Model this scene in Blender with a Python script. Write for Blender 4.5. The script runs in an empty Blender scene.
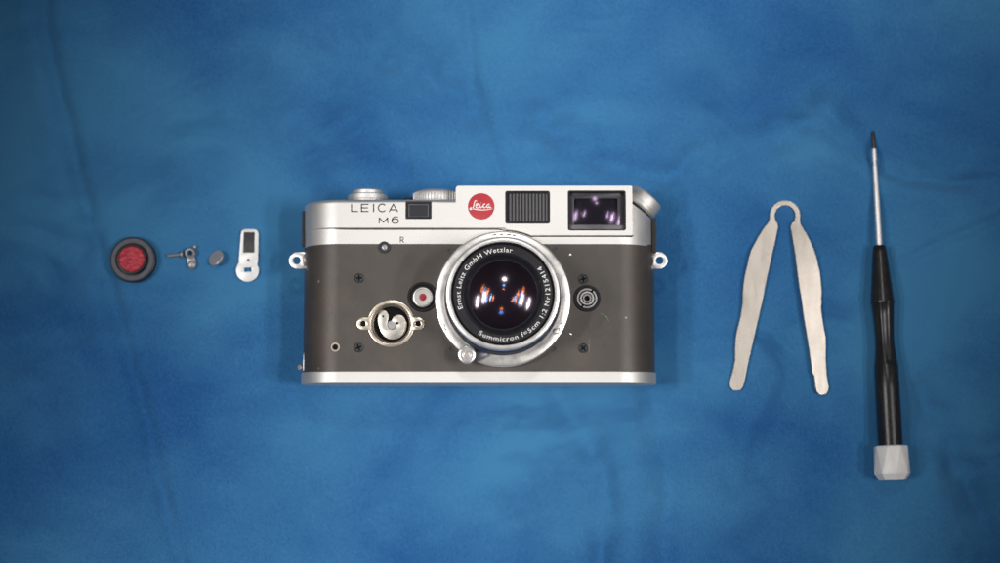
import bpy, bmesh, math, random
from mathutils import Vector, Matrix, noise
random.seed(7)
R = math.radians
MM = 0.001
S = bpy.context.scene
COL = S.collection

# ------------------------------------------------------------------ camera
TILT, DIST, FPX, ZT = R(5.5), 690.0, 1760.0, 33.0
cam_d = bpy.data.cameras.new('camera'); cam = bpy.data.objects.new('camera', cam_d); COL.objects.link(cam)
CPOS = Vector((0, -DIST*math.sin(TILT), ZT + DIST*math.cos(TILT)))
cam.location = CPOS*MM; cam.rotation_euler = (TILT, 0, 0)
cam_d.sensor_width = 36; cam_d.lens = 36*FPX/1000
cam_d.clip_start = 0.02; cam_d.clip_end = 50
cam_d.dof.use_dof = True; cam_d.dof.focus_distance = 0.682; cam_d.dof.aperture_fstop = 5.6
S.camera = cam

# ------------------------------------------------------------------ world (the room) and lamps
w = bpy.data.worlds.new('World'); S.world = w; w.use_nodes = True
bg = w.node_tree.nodes['Background']; bg.inputs[0].default_value = (1.0, 0.97, 0.94, 1); bg.inputs[1].default_value = 0.062

STRIP_W, ADDED_W = 0.215, 0.055
def area(name, loc, target, sx, sy, power, color, spread=180, yaxis=(0, 1, 0), shape='RECTANGLE'):
    d = bpy.data.lights.new(name, 'AREA'); d.shape = shape; d.size = sx; d.size_y = sy
    d.energy = power; d.color = color; d.spread = R(spread)
    o = bpy.data.objects.new(name, d); COL.objects.link(o); o.location = loc
    z = (Vector(loc)-Vector(target)).normalized(); x = Vector(yaxis).cross(z).normalized(); y = z.cross(x)
    o.rotation_euler = Matrix((x, y, z)).transposed().to_euler()
    return o
# ceiling strip lamps, two each side of the photographer, and an added lamp beyond the camera
AIM = (0.012, 0.042, 0.0)
for sx in (-1, 1):
    for dx, dy in ((0.66, 0.06), (0.98, -0.08)):
        area('strip_lamp', (sx*dx+0.02, dy-0.04*sx-0.05, 1.32), AIM, 0.07, 0.80, STRIP_W, (1.0, 0.965, 0.94), 18.5, (0.27, 1, 0))  # beams narrowed to darken the cloth towards the corners
area('added_lamp', (0.05, 0.52, 1.08), AIM, 0.10, 0.10, ADDED_W, (1.0, 0.965, 0.93), 30, shape='DISK')  # unseen lamp added for the shadow below the film camera

S.view_settings.view_transform = 'Standard'; S.view_settings.look = 'None'
S.view_settings.exposure = 0.0; S.view_settings.gamma = 1.0
S.render.engine = 'CYCLES'
S.cycles.max_bounces = 10; S.cycles.transparent_max_bounces = 16
S.cycles.use_denoising = True; S.cycles.denoising_input_passes = 'RGB'; S.cycles.use_adaptive_sampling = False

# ------------------------------------------------------------------ helpers
def F(px, py, z):
    """point (mm) on the plane z that is seen at photo pixel px,py"""
    fw = Vector((0, math.sin(TILT), -math.cos(TILT))); up = Vector((0, math.cos(TILT), math.sin(TILT)))
    d = fw + Vector((1, 0, 0))*((px-500)/FPX) + up*((281.5-py)/FPX)
    k = (z-CPOS.z)/d.z
    p = CPOS + d*k
    return Vector((p.x, p.y, z))
def pxmm(z):
    return FPX/(CPOS.z-z)*math.cos(TILT)

def smooth(me, ang=32):
    for p in me.polygons: p.use_smooth = True
    me.set_sharp_from_angle(angle=R(ang))
def link(name, me, mat, parent=None, loc=None, ang=32):
    o = bpy.data.objects.new(name, me); COL.objects.link(o)
    if mat is not None and not me.materials: me.materials.append(mat)
    if parent is not None: o.parent = parent
    if loc is not None: o.location = Vector(loc)*MM
    smooth(me, ang)
    return o
def bm_obj(name, bm, mat, parent=None, loc=None, ang=32, scale=True):
    me = bpy.data.meshes.new(name)
    if scale: bmesh.ops.scale(bm, vec=(MM, MM, MM), verts=bm.verts)
    bmesh.ops.recalc_face_normals(bm, faces=bm.faces)
    bm.to_mesh(me); bm.free()
    return link(name, me, mat, parent, loc, ang)
def empty(name, loc, label, cat, group=None):
    o = bpy.data.objects.new(name, None); COL.objects.link(o); o.location = Vector(loc)*MM
    o.empty_display_size = 0.01
    o['label'] = label; o['category'] = cat
    if group: o['group'] = group
    return o

def circ(cx, cy, r, n=48, a0=0):
    return [(cx+r*math.cos(a0+2*math.pi*i/n), cy+r*math.sin(a0+2*math.pi*i/n)) for i in range(n)]
def rrect(x0, y0, x1, y1, r, n=5):
    pts = []
    for cx, cy, a in ((x1-r, y1-r, 0), (x0+r, y1-r, 90), (x0+r, y0+r, 180), (x1-r, y0+r, 270)):
        for i in range(n+1):
            t = R(a+90*i/n); pts.append((cx+r*math.cos(t), cy+r*math.sin(t)))
    return pts
def mesh_from_curve(cu):
    o = bpy.data.objects.new('tmp', cu); COL.objects.link(o)
    dg = bpy.context.evaluated_depsgraph_get(); dg.update()
    me = bpy.data.meshes.new_from_object(o.evaluated_get(dg))
    bpy.data.objects.remove(o); bpy.data.curves.remove(cu)
    return me
def plate_bm(loops, z0, z1, bev=0.0, seg=2):
    """flat plate of outline loops[0] with holes loops[1:], between z0 and z1 (mm), edges bevelled"""
    cu = bpy.data.curves.new('tmp', 'CURVE'); cu.dimensions = '2D'; cu.fill_mode = 'BOTH'
    cu.extrude = (z1-z0)/2
    for lp in loops:
        sp = cu.splines.new('POLY'); sp.points.add(len(lp)-1)
        for p, q in zip(sp.points, lp): p.co = (q[0], q[1], 0, 1)
        sp.use_cyclic_u = True
    me = mesh_from_curve(cu)
    bm = bmesh.new(); bm.from_mesh(me); bpy.data.meshes.remove(me)
    bmesh.ops.remove_doubles(bm, verts=bm.verts, dist=1e-4)
    bmesh.ops.translate(bm, vec=(0, 0, (z0+z1)/2), verts=bm.verts)
    bmesh.ops.recalc_face_normals(bm, faces=bm.faces)
    if bev > 0:
        ed = [e for e in bm.edges if len(e.link_faces) == 2 and e.calc_face_angle(0) > 0.9]
        bmesh.ops.bevel(bm, geom=ed, offset=bev, segments=seg, profile=0.5, affect='EDGES', clamp_overlap=True)
    return bm
def plate(name, loops, z0, z1, mat, parent=None, bev=0.0, loc=None, seg=2):
    return bm_obj(name, plate_bm(loops, z0, z1, bev, seg), mat, parent, loc)
def lathe_bm(prof, n=64, cx=0, cy=0, M=None, wob=None, bm=None, closed=False):
    """prof: list of (r,z). revolve about z through cx,cy"""
    bm = bm or bmesh.new()
    rings = []
    for (r, z) in prof:
        if r < 1e-6:
            rings.append([bm.verts.new((cx, cy, z))])
        else:
            rg = []
            for i in range(n):
                a = 2*math.pi*i/n
                rr = r if wob is None else r+wob(i, r, z)
                rg.append(bm.verts.new((cx+rr*math.cos(a), cy+rr*math.sin(a), z)))
            rings.append(rg)
    seq = list(zip(rings[:-1], rings[1:]))
    if closed: seq.append((rings[-1], rings[0]))
    for A, B in seq:
        for i in range(n):
            j = (i+1) % n
            if len(A) == 1 and len(B) == 1: continue
            if len(A) == 1: bm.faces.new((A[0], B[i], B[j]))
            elif len(B) == 1: bm.faces.new((A[i], A[j], B[0]))
            else: bm.faces.new((A[i], A[j], B[j], B[i]))
    if M is not None: bmesh.ops.transform(bm, matrix=M, verts=bm.verts)
    return bm
def lathe(name, prof, mat, parent=None, n=64, cx=0, cy=0, M=None, wob=None, loc=None, ang=32, closed=False):
    return bm_obj(name, lathe_bm(prof, n, cx, cy, M, wob, closed=closed), mat, parent, loc, ang)
def axis_matrix(p, d):
    q = Vector(d).normalized().to_track_quat('Z', 'Y')
    return Matrix.Translation(Vector(p)) @ q.to_matrix().to_4x4()
def spline(pts, n=8, cyclic=False):
    """Catmull-Rom through 2D points"""
    P = [Vector((p[0], p[1], p[2] if len(p) > 2 else 0)) for p in pts]; out = []; m = len(P)
    rng = range(m) if cyclic else range(m-1)
    for i in rng:
        g = (lambda k: P[k % m]) if cyclic else (lambda k: P[min(max(k, 0), m-1)])
        p0, p1, p2, p3 = g(i-1), g(i), g(i+1), g(i+2)
        for k in range(n):
            t = k/n
            out.append(0.5*((2*p1)+(-p0+p2)*t+(2*p0-5*p1+4*p2-p3)*t*t+(-p0+3*p1-3*p2+p3)*t**3))
    if not cyclic: out.append(P[-1])
    return out
def ribbon_bm(bm, pts, width, z0, z1):
    """engraved/printed stroke: a solid ribbon along 2D points, width may be a list"""
    n = len(pts); L = []
    for i in range(n):
        a = Vector(pts[max(i-1, 0)][:2]); b = Vector(pts[min(i+1, n-1)][:2])
        d = (b-a); d = d.normalized() if d.length > 1e-9 else Vector((1, 0))
        nn = Vector((-d.y, d.x)); wd = (width[i] if isinstance(width, (list, tuple)) else width)/2
        p = Vector(pts[i][:2])
        L.append([bm.verts.new((*(p+nn*wd), z1)), bm.verts.new((*(p-nn*wd), z1)),
                  bm.verts.new((*(p-nn*wd), z0)), bm.verts.new((*(p+nn*wd), z0))])
    for A, B in zip(L[:-1], L[1:]):
        for k in range(4): bm.faces.new((A[k], A[(k+1) % 4], B[(k+1) % 4], B[k]))
    bm.faces.new(L[0][::-1]); bm.faces.new(L[-1])

# ------------------------------------------------------------------ materials
def mat(name, base, rough=0.5, metal=0.0, spec=0.5):
    m = bpy.data.materials.new(name); m.use_nodes = True
    b = m.node_tree.nodes['Principled BSDF']
    b.inputs['Base Color'].default_value = (*base, 1); b.inputs['Roughness'].default_value = rough
    b.inputs['Metallic'].default_value = metal; b.inputs['Specular IOR Level'].default_value = spec
    return m
def N(m, t, **kw):
    n = m.node_tree.nodes.new(t)
    for k, v in kw.items(): setattr(n, k, v)
    return n
def L(m, a, b): m.node_tree.links.new(a, b)
def B(m): return m.node_tree.nodes['Principled BSDF']
def tex(m, scale, detail=3, rough=0.55, stretch=None):
    tc = N(m, 'ShaderNodeTexCoord'); mp = N(m, 'ShaderNodeMapping'); L(m, tc.outputs['Object'], mp.inputs[0])
    if stretch: mp.inputs['Scale'].default_value = stretch
    t = N(m, 'ShaderNodeTexNoise'); L(m, mp.outputs[0], t.inputs['Vector'])
    t.inputs['Scale'].default_value = scale; t.inputs['Detail'].default_value = detail; t.inputs['Roughness'].default_value = rough
    return t
def ramp(m, src, stops):
    r = N(m, 'ShaderNodeValToRGB'); L(m, src, r.inputs[0]); e = r.color_ramp.elements
    while len(e) < len(stops): e.new(0.5)
    for el, (p, c) in zip(e, stops): el.position = p; el.color = (*c, 1) if len(c) == 3 else c
    return r
def vary(m, base, amt, scale, bump=0.0, bscale=None, rough_amt=0.0, stretch=None):
    """base colour with fine wear variation, optional grain bump"""
    t = tex(m, scale, 4, 0.6, stretch)
    lo = tuple(c*(1-amt) for c in base); hi = tuple(min(1, c*(1+amt)) for c in base)
    r = ramp(m, t.outputs['Fac'], [(0.3, lo), (0.7, hi)]); L(m, r.outputs[0], B(m).inputs['Base Color'])
    if rough_amt:
        r0 = B(m).inputs['Roughness'].default_value
        rr = ramp(m, t.outputs['Fac'], [(0.3, (r0-rough_amt,)*3), (0.7, (r0+rough_amt,)*3)])
        L(m, rr.outputs[0], B(m).inputs['Roughness'])
    if bump:
        t2 = tex(m, bscale or scale*6, 2, 0.6, stretch); bp = N(m, 'ShaderNodeBump')
        bp.inputs['Strength'].default_value = bump; bp.inputs['Distance'].default_value = 0.0001
        L(m, t2.outputs['Fac'], bp.inputs['Height']); L(m, bp.outputs[0], B(m).inputs['Normal'])
    return m
CHROME = vary(mat('satin_chrome', (0.64, 0.63, 0.615), 0.54, 0.82), (0.64, 0.63, 0.615), 0.03, 90, 0.12, 4000, 0.03)
RINGCHROME = vary(mat('turned_chrome', (0.74, 0.725, 0.71), 0.32, 0.78), (0.74, 0.725, 0.71), 0.05, 200, 0.05, 3000, 0.05)
DARKRING = vary(mat('darkened_turned_metal', (0.10, 0.10, 0.12), 0.32, 0.7), (0.10, 0.10, 0.12), 0.15, 300, 0.05, 3000)  # lens barrel: dark colour stands in for chrome reflecting a dark room
BLACK = vary(mat('black_paint', (0.012, 0.012, 0.014), 0.5, 0, 0.25), (0.012, 0.012, 0.014), 0.3, 400)
INK = mat('engraving_black', (0.03, 0.03, 0.032), 0.6)
WHITEINK = mat('engraving_white', (0.80, 0.80, 0.78), 0.6)
RED = vary(mat('red_enamel', (0.44, 0.022, 0.036), 0.35), (0.44, 0.022, 0.036), 0.06, 500)
BRONZE = vary(mat('nickel_brass', (0.70, 0.62, 0.52), 0.30, 0.9), (0.70, 0.62, 0.52), 0.05, 260, 0.02, 2500, 0.03)
CAMMETAL = vary(mat('grey_steel', (0.48, 0.46, 0.42), 0.40, 0.8), (0.48, 0.46, 0.42), 0.12, 220, 0.08, 2500, 0.06)
SCREWMETAL = vary(mat('blackened_steel', (0.052, 0.052, 0.057), 0.38, 0.5, 0.4), (0.052, 0.052, 0.057), 0.3, 900)
GREYPART = vary(mat('dull_grey_metal', (0.33, 0.33, 0.35), 0.42, 0.6), (0.33, 0.33, 0.35), 0.15, 700, 0.1, 4000)
STEEL = vary(mat('steel_shaft', (0.85, 0.84, 0.84), 0.38, 0.6), (0.85, 0.84, 0.84), 0.06, 500)
TOOLMETAL = vary(mat('brushed_tool_steel', (0.47, 0.43, 0.385), 0.42, 0.75), (0.47, 0.43, 0.385), 0.10, 300, 0.35, 1800, 0.06, (1, 0.25, 1))
WHITEMETAL = vary(mat('pale_satin_metal', (0.74, 0.74, 0.74), 0.45, 0.35), (0.74, 0.74, 0.74), 0.03, 300, 0.05, 3000)
RUBBER = vary(mat('black_rubber', (0.085, 0.088, 0.112), 0.55), (0.085, 0.088, 0.112), 0.15, 500, 0.1, 3000)
RUBBERDK = vary(mat('black_rubber_gloss', (0.012, 0.012, 0.015), 0.45), (0.012, 0.012, 0.015), 0.2, 500)
PLASTIC = vary(mat('black_handle_plastic', (0.012, 0.012, 0.014), 0.30), (0.012, 0.012, 0.014), 0.2, 400, 0.06, 3000, 0.05)
CAPWHITE = vary(mat('off_white_plastic', (0.80, 0.79, 0.775), 0.35), (0.80, 0.79, 0.775), 0.05, 250, 0.05, 2000)
WINGREY = vary(mat('grey_window_plastic', (0.10, 0.10, 0.105), 0.38), (0.10, 0.10, 0.105), 0.1, 600)
WINDARK = mat('window_interior', (0.012, 0.011, 0.016), 0.7, 0, 0.08)
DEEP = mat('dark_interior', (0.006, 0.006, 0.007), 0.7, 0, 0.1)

# stripped camera body: brown-grey bare casting with glue residue and specks
BODY = mat('stripped_body_metal', (0.085, 0.076, 0.068), 0.48, 0.35)
def _body():
    m = BODY
    t = tex(m, 45, 5, 0.65)
    r = ramp(m, t.outputs['Fac'], [(0.28, (0.052, 0.047, 0.043)), (0.5, (0.068, 0.060, 0.054)), (0.72, (0.088, 0.074, 0.065))])
    # pale specks of old glue
    tc = N(m, 'ShaderNodeTexCoord')
    v = N(m, 'ShaderNodeTexVoronoi'); L(m, tc.outputs['Object'], v.inputs['Vector']); v.inputs['Scale'].default_value = 190
    lt = N(m, 'ShaderNodeMath', operation='LESS_THAN'); L(m, v.outputs['Distance'], lt.inputs[0])
    sp = N(m, 'ShaderNodeSeparateColor'); L(m, v.outputs['Color'], sp.inputs[0])
    sz = N(m, 'ShaderNodeMath', operation='MULTIPLY_ADD'); L(m, sp.outputs[0], sz.inputs[0]); sz.inputs[1].default_value = 0.55; sz.inputs[2].default_value = -0.425
    L(m, sz.outputs[0], lt.inputs[1])
    mx = N(m, 'ShaderNodeMix', data_type='RGBA'); L(m, lt.outputs[0], mx.inputs[0])
    L(m, r.outputs[0], mx.inputs[6]); mx.inputs[7].default_value = (0.20, 0.18, 0.155, 1)
    # dark fine scratches
    t3 = tex(m, 60, 6, 0.7, (1, 9, 1)); r3 = ramp(m, t3.outputs['Fac'], [(0.60, (0, 0, 0)), (0.72, (0.5, 0.5, 0.5))])
    mx2 = N(m, 'ShaderNodeMix', data_type='RGBA'); L(m, r3.outputs[0], mx2.inputs[0]); L(m, mx.outputs[2], mx2.inputs[6]); mx2.inputs[7].default_value = (0.06, 0.052, 0.046, 1)
    # reddish brown stains
    t4 = tex(m, 70, 4, 0.6); r4 = ramp(m, t4.outputs['Fac'], [(0.58, (0, 0, 0)), (0.74, (0.45, 0.45, 0.45))])
    mx3 = N(m, 'ShaderNodeMix', data_type='RGBA'); L(m, r4.outputs[0], mx3.inputs[0]); L(m, mx2.outputs[2], mx3.inputs[6]); mx3.inputs[7].default_value = (0.105, 0.060, 0.048, 1)
    L(m, mx3.outputs[2], B(m).inputs['Base Color'])
    t2 = tex(m, 1500, 3, 0.6); bp = N(m, 'ShaderNodeBump'); bp.inputs['Strength'].default_value = 0.6; bp.inputs['Distance'].default_value = 0.0001
    L(m, t2.outputs['Fac'], bp.inputs['Height']); L(m, bp.outputs[0], B(m).inputs['Normal'])
_body()

def glass(name, tint, fac, rough=0.0, trans=(0.93, 0.92, 0.94)):
    m = bpy.data.materials.new(name); m.use_nodes = True; nt = m.node_tree; nt.nodes.clear()
    o = nt.nodes.new('ShaderNodeOutputMaterial'); mx = nt.nodes.new('ShaderNodeMixShader')
    tr = nt.nodes.new('ShaderNodeBsdfTransparent'); tr.inputs[0].default_value = (*trans, 1)
    gl = nt.nodes.new('ShaderNodeBsdfGlossy'); gl.inputs['Color'].default_value = (*tint, 1); gl.inputs['Roughness'].default_value = rough
    mx.inputs[0].default_value = fac
    nt.links.new(tr.outputs[0], mx.inputs[1]); nt.links.new(gl.outputs[0], mx.inputs[2]); nt.links.new(mx.outputs[0], o.inputs[0])
    return m
GLASS_A = glass('coated_glass_front', (1.0, 0.84, 0.98), 0.055, 0.11)
GLASS_B = glass('coated_glass_amber', (1.0, 0.30, 0.08), 0.024, 0.10)
GLASS_C = glass('coated_glass_blue', (0.14, 0.42, 1.0), 0.030, 0.10)
GLASS_W = glass('window_glass', (0.85, 0.62, 1.0), 0.016, 0.14)

# red rubber pad with pebbled grain
PAD = mat('red_pebbled_rubber', (0.42, 0.012, 0.030), 0.5)
def _pad():
    m = PAD; tc = N(m, 'ShaderNodeTexCoord'); v = N(m, 'ShaderNodeTexVoronoi'); L(m, tc.outputs['Object'], v.inputs['Vector']); v.inputs['Scale'].default_value = 620
    bp = N(m, 'ShaderNodeBump'); bp.invert = True; bp.inputs['Strength'].default_value = 0.9; bp.inputs['Distance'].default_value = 0.0005
    L(m, v.outputs['Distance'], bp.inputs['Height']); L(m, bp.outputs[0], B(m).inputs['Normal'])
    r = ramp(m, v.outputs['Distance'], [(0.05, (0.66, 0.060, 0.095)), (0.5, (0.38, 0.010, 0.030))]); L(m, r.outputs[0], B(m).inputs['Base Color'])  # paler pebbles and darker gaps put the relief shading into the colour
_pad()

# blue plush cloth
CLOTH = mat('blue_plush', (0.02, 0.11, 0.28), 0.95, 0, 0.1)
def _cloth():
    m = CLOTH
    big = tex(m, 9, 3, 0.5, (1.0, 1.4, 1)); big.inputs['Distortion'].default_value = 0.6
    med = tex(m, 38, 5, 0.6, (1, 1.2, 1)); med.inputs['Distortion'].default_value = 0.5
    fib = tex(m, 1500, 4, 0.75, (1.0, 0.6, 1.0))
    a = N(m, 'ShaderNodeMath', operation='MULTIPLY_ADD'); L(m, med.outputs['Fac'], a.inputs[0]); a.inputs[1].default_value = 0.20; L(m, big.outputs['Fac'], a.inputs[2])
    b = N(m, 'ShaderNodeMath', operation='MULTIPLY_ADD'); L(m, fib.outputs['Fac'], b.inputs[0]); b.inputs[1].default_value = 0.54; L(m, a.outputs[0], b.inputs[2])
    r = ramp(m, b.outputs[0], [(0.62, (0.013, 0.084, 0.272)), (1.09, (0.050, 0.204, 0.408))])
    # crushed streaks where the pile has been brushed the other way
    sm = tex(m, 13, 3, 0.55, (1.0, 1.7, 1)); sm.inputs['Distortion'].default_value = 1.2
    s1 = N(m, 'ShaderNodeMath', operation='SUBTRACT'); L(m, sm.outputs['Fac'], s1.inputs[0]); s1.inputs[1].default_value = 0.5
    s2 = N(m, 'ShaderNodeMath', operation='ABSOLUTE'); L(m, s1.outputs[0], s2.inputs[0])
    sr = ramp(m, s2.outputs[0], [(0.0, (1, 1, 1)), (0.03, (0.75, 0.75, 0.75)), (0.11, (0, 0, 0))])
    mk = tex(m, 10, 2, 0.5, (1.3, 1.0, 1)); mr = ramp(m, mk.outputs['Fac'], [(0.50, (0, 0, 0)), (0.72, (0.5, 0.5, 0.5))])
    sx_ = N(m, 'ShaderNodeMath', operation='MULTIPLY'); L(m, sr.outputs[0], sx_.inputs[0]); L(m, mr.outputs[0], sx_.inputs[1])
    mxs = N(m, 'ShaderNodeMix', data_type='RGBA'); L(m, sx_.outputs[0], mxs.inputs[0]); L(m, r.outputs[0], mxs.inputs[6]); mxs.inputs[7].default_value = (0.010, 0.062, 0.20, 1)
    L(m, mxs.outputs[2], B(m).inputs['Base Color'])
    B(m).inputs['Sheen Weight'].default_value = 0.25; B(m).inputs['Sheen Roughness'].default_value = 0.5
    B(m).inputs['Sheen Tint'].default_value = (0.35, 0.6, 0.85, 1)
    h = N(m, 'ShaderNodeMath', operation='MULTIPLY_ADD'); L(m, fib.outputs['Fac'], h.inputs[0]); h.inputs[1].default_value = 0.45; L(m, med.outputs['Fac'], h.inputs[2])
    bp = N(m, 'ShaderNodeBump'); bp.inputs['Strength'].default_value = 0.55; bp.inputs['Distance'].default_value = 0.0022
    L(m, h.outputs[0], bp.inputs['Height']); L(m, bp.outputs[0], B(m).inputs['Normal'])
_cloth()

# ------------------------------------------------------------------ the cloth
def px0(pts): return [F(x, y, 0).xy for x, y in pts]
CREASES = [  # polyline in cloth mm, half width, depth, soft shoulder height
    (px0([(38, -40), (48, 40), (62, 110), (84, 200), (104, 270), (122, 335), (146, 420), (162, 490), (182, 570), (200, 640)]), 3.3, -1.15, 0.8),
    (px0([(460, -40), (468, 20), (474, 75), (486, 130), (498, 165), (504, 200)]), 2.2, -0.55, 0.4),
    (px0([(690, 165), (760, 142), (830, 108)]), 8.0, -2.0, 0.8),
    (px0([(828, 104), (862, 148), (900, 172), (990, 186)]), 4.5, -1.5, 0.8),
    (px0([(540, 120), (600, 158), (665, 182)]), 7.0, -1.8, 0.8),
    (px0([(560, 395), (592, 450), (604, 500), (600, 570)]), 6.5, -1.7, 0.8),
    (px0([(650, 395), (668, 470), (662, 570)]), 6.5, -1.4, 0.7),
    (px0([(320, 25), (400, 55), (470, 105)]), 9.0, -1.8, 0.6),
    (px0([(210, 150), (300, 118), (380, 70)]), 7.0, -0.6, 0.3),
    (px0([(925, 400), (968, 480), (985, 570)]), 9.0, -2.2, 0.8),
    (px0([(690, 400), (720, 470), (790, 520), (840, 570)]), 8.0, -0.6, 0.4),
    (px0([(240, 420), (300, 470), (330, 570)]), 9.0, -0.6, 0.3),
    (px0([(690, 40), (760, 50), (850, 20)]), 9.0, -0.6, 0.3),
    (px0([(402, 135), (408, 165), (410, 190)]), 1.2, -0.5, 0.2),
    (px0([(1040, 200), (960, 235), (925, 250), (905, 262)]), 1.8, -0.6, 0.3),
    (px0([(1010, 175), (950, 183), (905, 180), (885, 172)]), 1.6, -0.5, 0.3),
    (px0([(780, 135), (810, 120), (835, 140), (858, 175)]), 4.5, -0.8, 0.5),
    (px0([(590, 440), (606, 460), (612, 500), (604, 560)]), 2.6, -0.32, 0.2),
    (px0([(0, 390), (60, 360), (115, 335)]), 5.0, 0.7, 0.0),
    (px0([(125, 120), (180, 90), (240, 60)]), 2.5, -0.5, 0.3),
    (px0([(960, 470), (985, 520), (1000, 580)]), 5.0, -1.0, 0.4),
    (px0([(300, 160), (330, 150), (370, 120)]), 2.2, -0.5, 0.3),
]
def seg_d(p, a, b):
    ab = b-a; t = max(0, min(1, (p-a).dot(ab)/ab.length_squared)); d = p-(a+ab*t)
    return d.length, ab.x*d.y-ab.y*d.x
def cloth_h(x, y):
    p = Vector((x, y))
    h = 2.6*noise.noise(Vector((x/75, y/60, 3.1))) + 1.3*noise.noise(Vector((x/34+7, y/28, 1.3)))
    h += 0.25*noise.noise(Vector((x/11, y/10, 5.5)))
    # flatter under the heavy camera body and the tools
    for (cx, cy, rx, ry) in FLAT:
        q = ((x-cx)/rx)**2+((y-cy)/ry)**2
        h *= 1-0.85*math.exp(-q*q*0.7)
    for pts, wd, dp, sh in CREASES:
        best = (1e9, 0)
        for a, b in zip(pts[:-1], pts[1:]):
            d = seg_d(p, a, b)
            if d[0] < best[0]: best = d
        d, sd = best[0], best[1]
        if d < max(wd*6, 40):
            wob = 0.7+0.6*noise.noise(Vector((x/9, y/9, 9)))
            if wd < 3: h += (-0.5*dp)*math.tanh(math.copysign(d, sd)/1.2)*math.exp(-d/14)
            h += 2.6*dp*wob*math.exp(-(d/wd)**2) + (1.6*sh*math.exp(-((d-wd*2.2)/(wd*1.6))**2))
    return h
c0 = F(479, 285, 0)
FLAT = [(c0.x, c0.y, 85, 52)]
for q in ((132, 258), (178, 255), (192, 257), (217, 258), (247, 257)):
    v = F(*q, 0); FLAT.append((v.x, v.y, 14, 14))
for q in ((785, 300),):
    v = F(*q, 0); FLAT.append((v.x, v.y, 24, 45))
for q in ((876, 180), (884, 290), (890, 400), (892, 460)):
    v = F(*q, 0); FLAT.append((v.x, v.y, 12, 26))
def build_cloth():
    nx, ny = 430, 270
    def mapx(u, half, full):  # dense inside half, stretched beyond
        s = u*1.25
        if abs(s) <= 1: return s*half
        return math.copysign(half+(abs(s)-1)/0.25*(full-half), s)
    bm = bmesh.new(); V = []
    for j in range(ny+1):
        row = []
        for i in range(nx+1):
            x = mapx(2*i/nx-1, 225, 620); y = mapx(2*j/ny-1, 140, 520)
            row.append(bm.verts.new((x, y, cloth_h(x, y))))
        V.append(row)
    for j in range(ny):
        for i in range(nx): bm.faces.new((V[j][i], V[j][i+1], V[j+1][i+1], V[j+1][i]))
    o = bm_obj('blanket', bm, CLOTH, ang=180)
    o['label'] = 'rumpled blue plush blanket spread flat under the camera and tools'; o['category'] = 'blanket'
    return o
build_cloth()

# ------------------------------------------------------------------ the camera
ZB = -0.4
O = F(479.5, 285, 16); O.z = ZB
CAM = empty('film_camera', O, 'silver and bare dark metal rangefinder film camera lying on its back on the blue blanket', 'camera')
def G(px, py, z):
    v = F(px, py, z); return Vector((v.x-O.x, v.y-O.y, z))
def gx(px, z): return G(px, 285, z).x
def gy(py, z): return G(479.5, py, z).y
def g2(px, py, z): v = G(px, py, z); return (v.x, v.y)

def stadium(x0, x1, zb, zf, r, n=12, rb=None):
    """cross-section in x,z: flat front zf, flat back zb, rounded ends"""
    pts = []
    ry = (zf-zb)/2
    def corner(cx, cz, rx, rz, a0):
        for i in range(n+1):
            t = R(a0+90*i/n); pts.append((cx+rx*math.cos(t), cz+rz*math.sin(t)))
    zm = (zf+zb)/2
    corner(x1-r, zm, r, ry, 0); corner(x0+r, zm, r, ry, 90); corner(x0+r, zm, r, ry, 180); corner(x1-r, zm, r, ry, 270)
    return pts
def loft_y(rows, mats=None):
    """rows: list of (y, [(x,z)...]) same count; capped"""
    bm = bmesh.new(); rr = []
    for y, pts in rows: rr.append([bm.verts.new((x, y, z)) for x, z in pts])
    n = len(rr[0])
    for A, C in zip(rr[:-1], rr[1:]):
        for i in range(n): bm.faces.new((A[i], A[(i+1) % n], C[(i+1) % n], C[i]))
    bm.faces.new(rr[0]); bm.faces.new(rr[-1])
    bmesh.ops.recalc_face_normals(bm, faces=bm.faces)
    return bm

ZF = 32.0                       # front of the stripped body
XL, XR = G(304.3, 300, 16).x, G(654.2, 300, 16).x
Y_TP = gy(244.2, 32.6)          # lower edge of the top plate
Y_BP = gy(371, 32.6)            # upper edge of the base plate
Y_BB = gy(383.6, 32.0)          # bottom
Y_T1 = gy(199.0, 33.4)          # top of the left shoulder
Y_T2 = gy(185.6, 33.6)          # top of the finder housing

# body shell with the bored hole for the lever socket
SC = G(391, 323.6, ZF)
HUB = G(587, 298.4, ZF)
def rings_rows(x0, x1, zb, zf, r, ya, yb, bev):
    rows = []
    for y, ins in ((ya, bev), (ya+bev*0.35, bev*0.35), (ya+bev, 0), (yb-bev, 0), (yb-bev*0.35, bev*0.35), (yb, bev)):
        rows.append((y, stadium(x0+ins, x1-ins, zb+ins, zf-ins, r-ins)))
    return rows
bm = loft_y(rings_rows(XL, XR, 0.4, ZF, 15.5, Y_BP-1, Y_TP+1, 0.3))
body = bm_obj('body_shell', bm, BODY, CAM)
cut = lathe_bm([(0, 24), (8.2, 24), (8.2, 40), (0, 40)], 64, SC.x, SC.y)
co = bm_obj('cutter', cut, BODY, CAM)
md = body.modifiers.new('b', 'BOOLEAN'); md.operation = 'DIFFERENCE'; md.solver = 'EXACT'; md.object = co
dg = bpy.context.evaluated_depsgraph_get(); dg.update()
me2 = bpy.data.meshes.new_from_object(body.evaluated_get(dg)); body.modifiers.clear(); body.data = me2; smooth(me2)
bpy.data.objects.remove(co)

# base plate
bp_o = bm_obj('base_plate', loft_y(rings_rows(XL-0.8, XR+0.5, 0.0, ZF+0.7, 15.8, Y_BB, Y_BP, 0.45)), CHROME, CAM)
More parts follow.
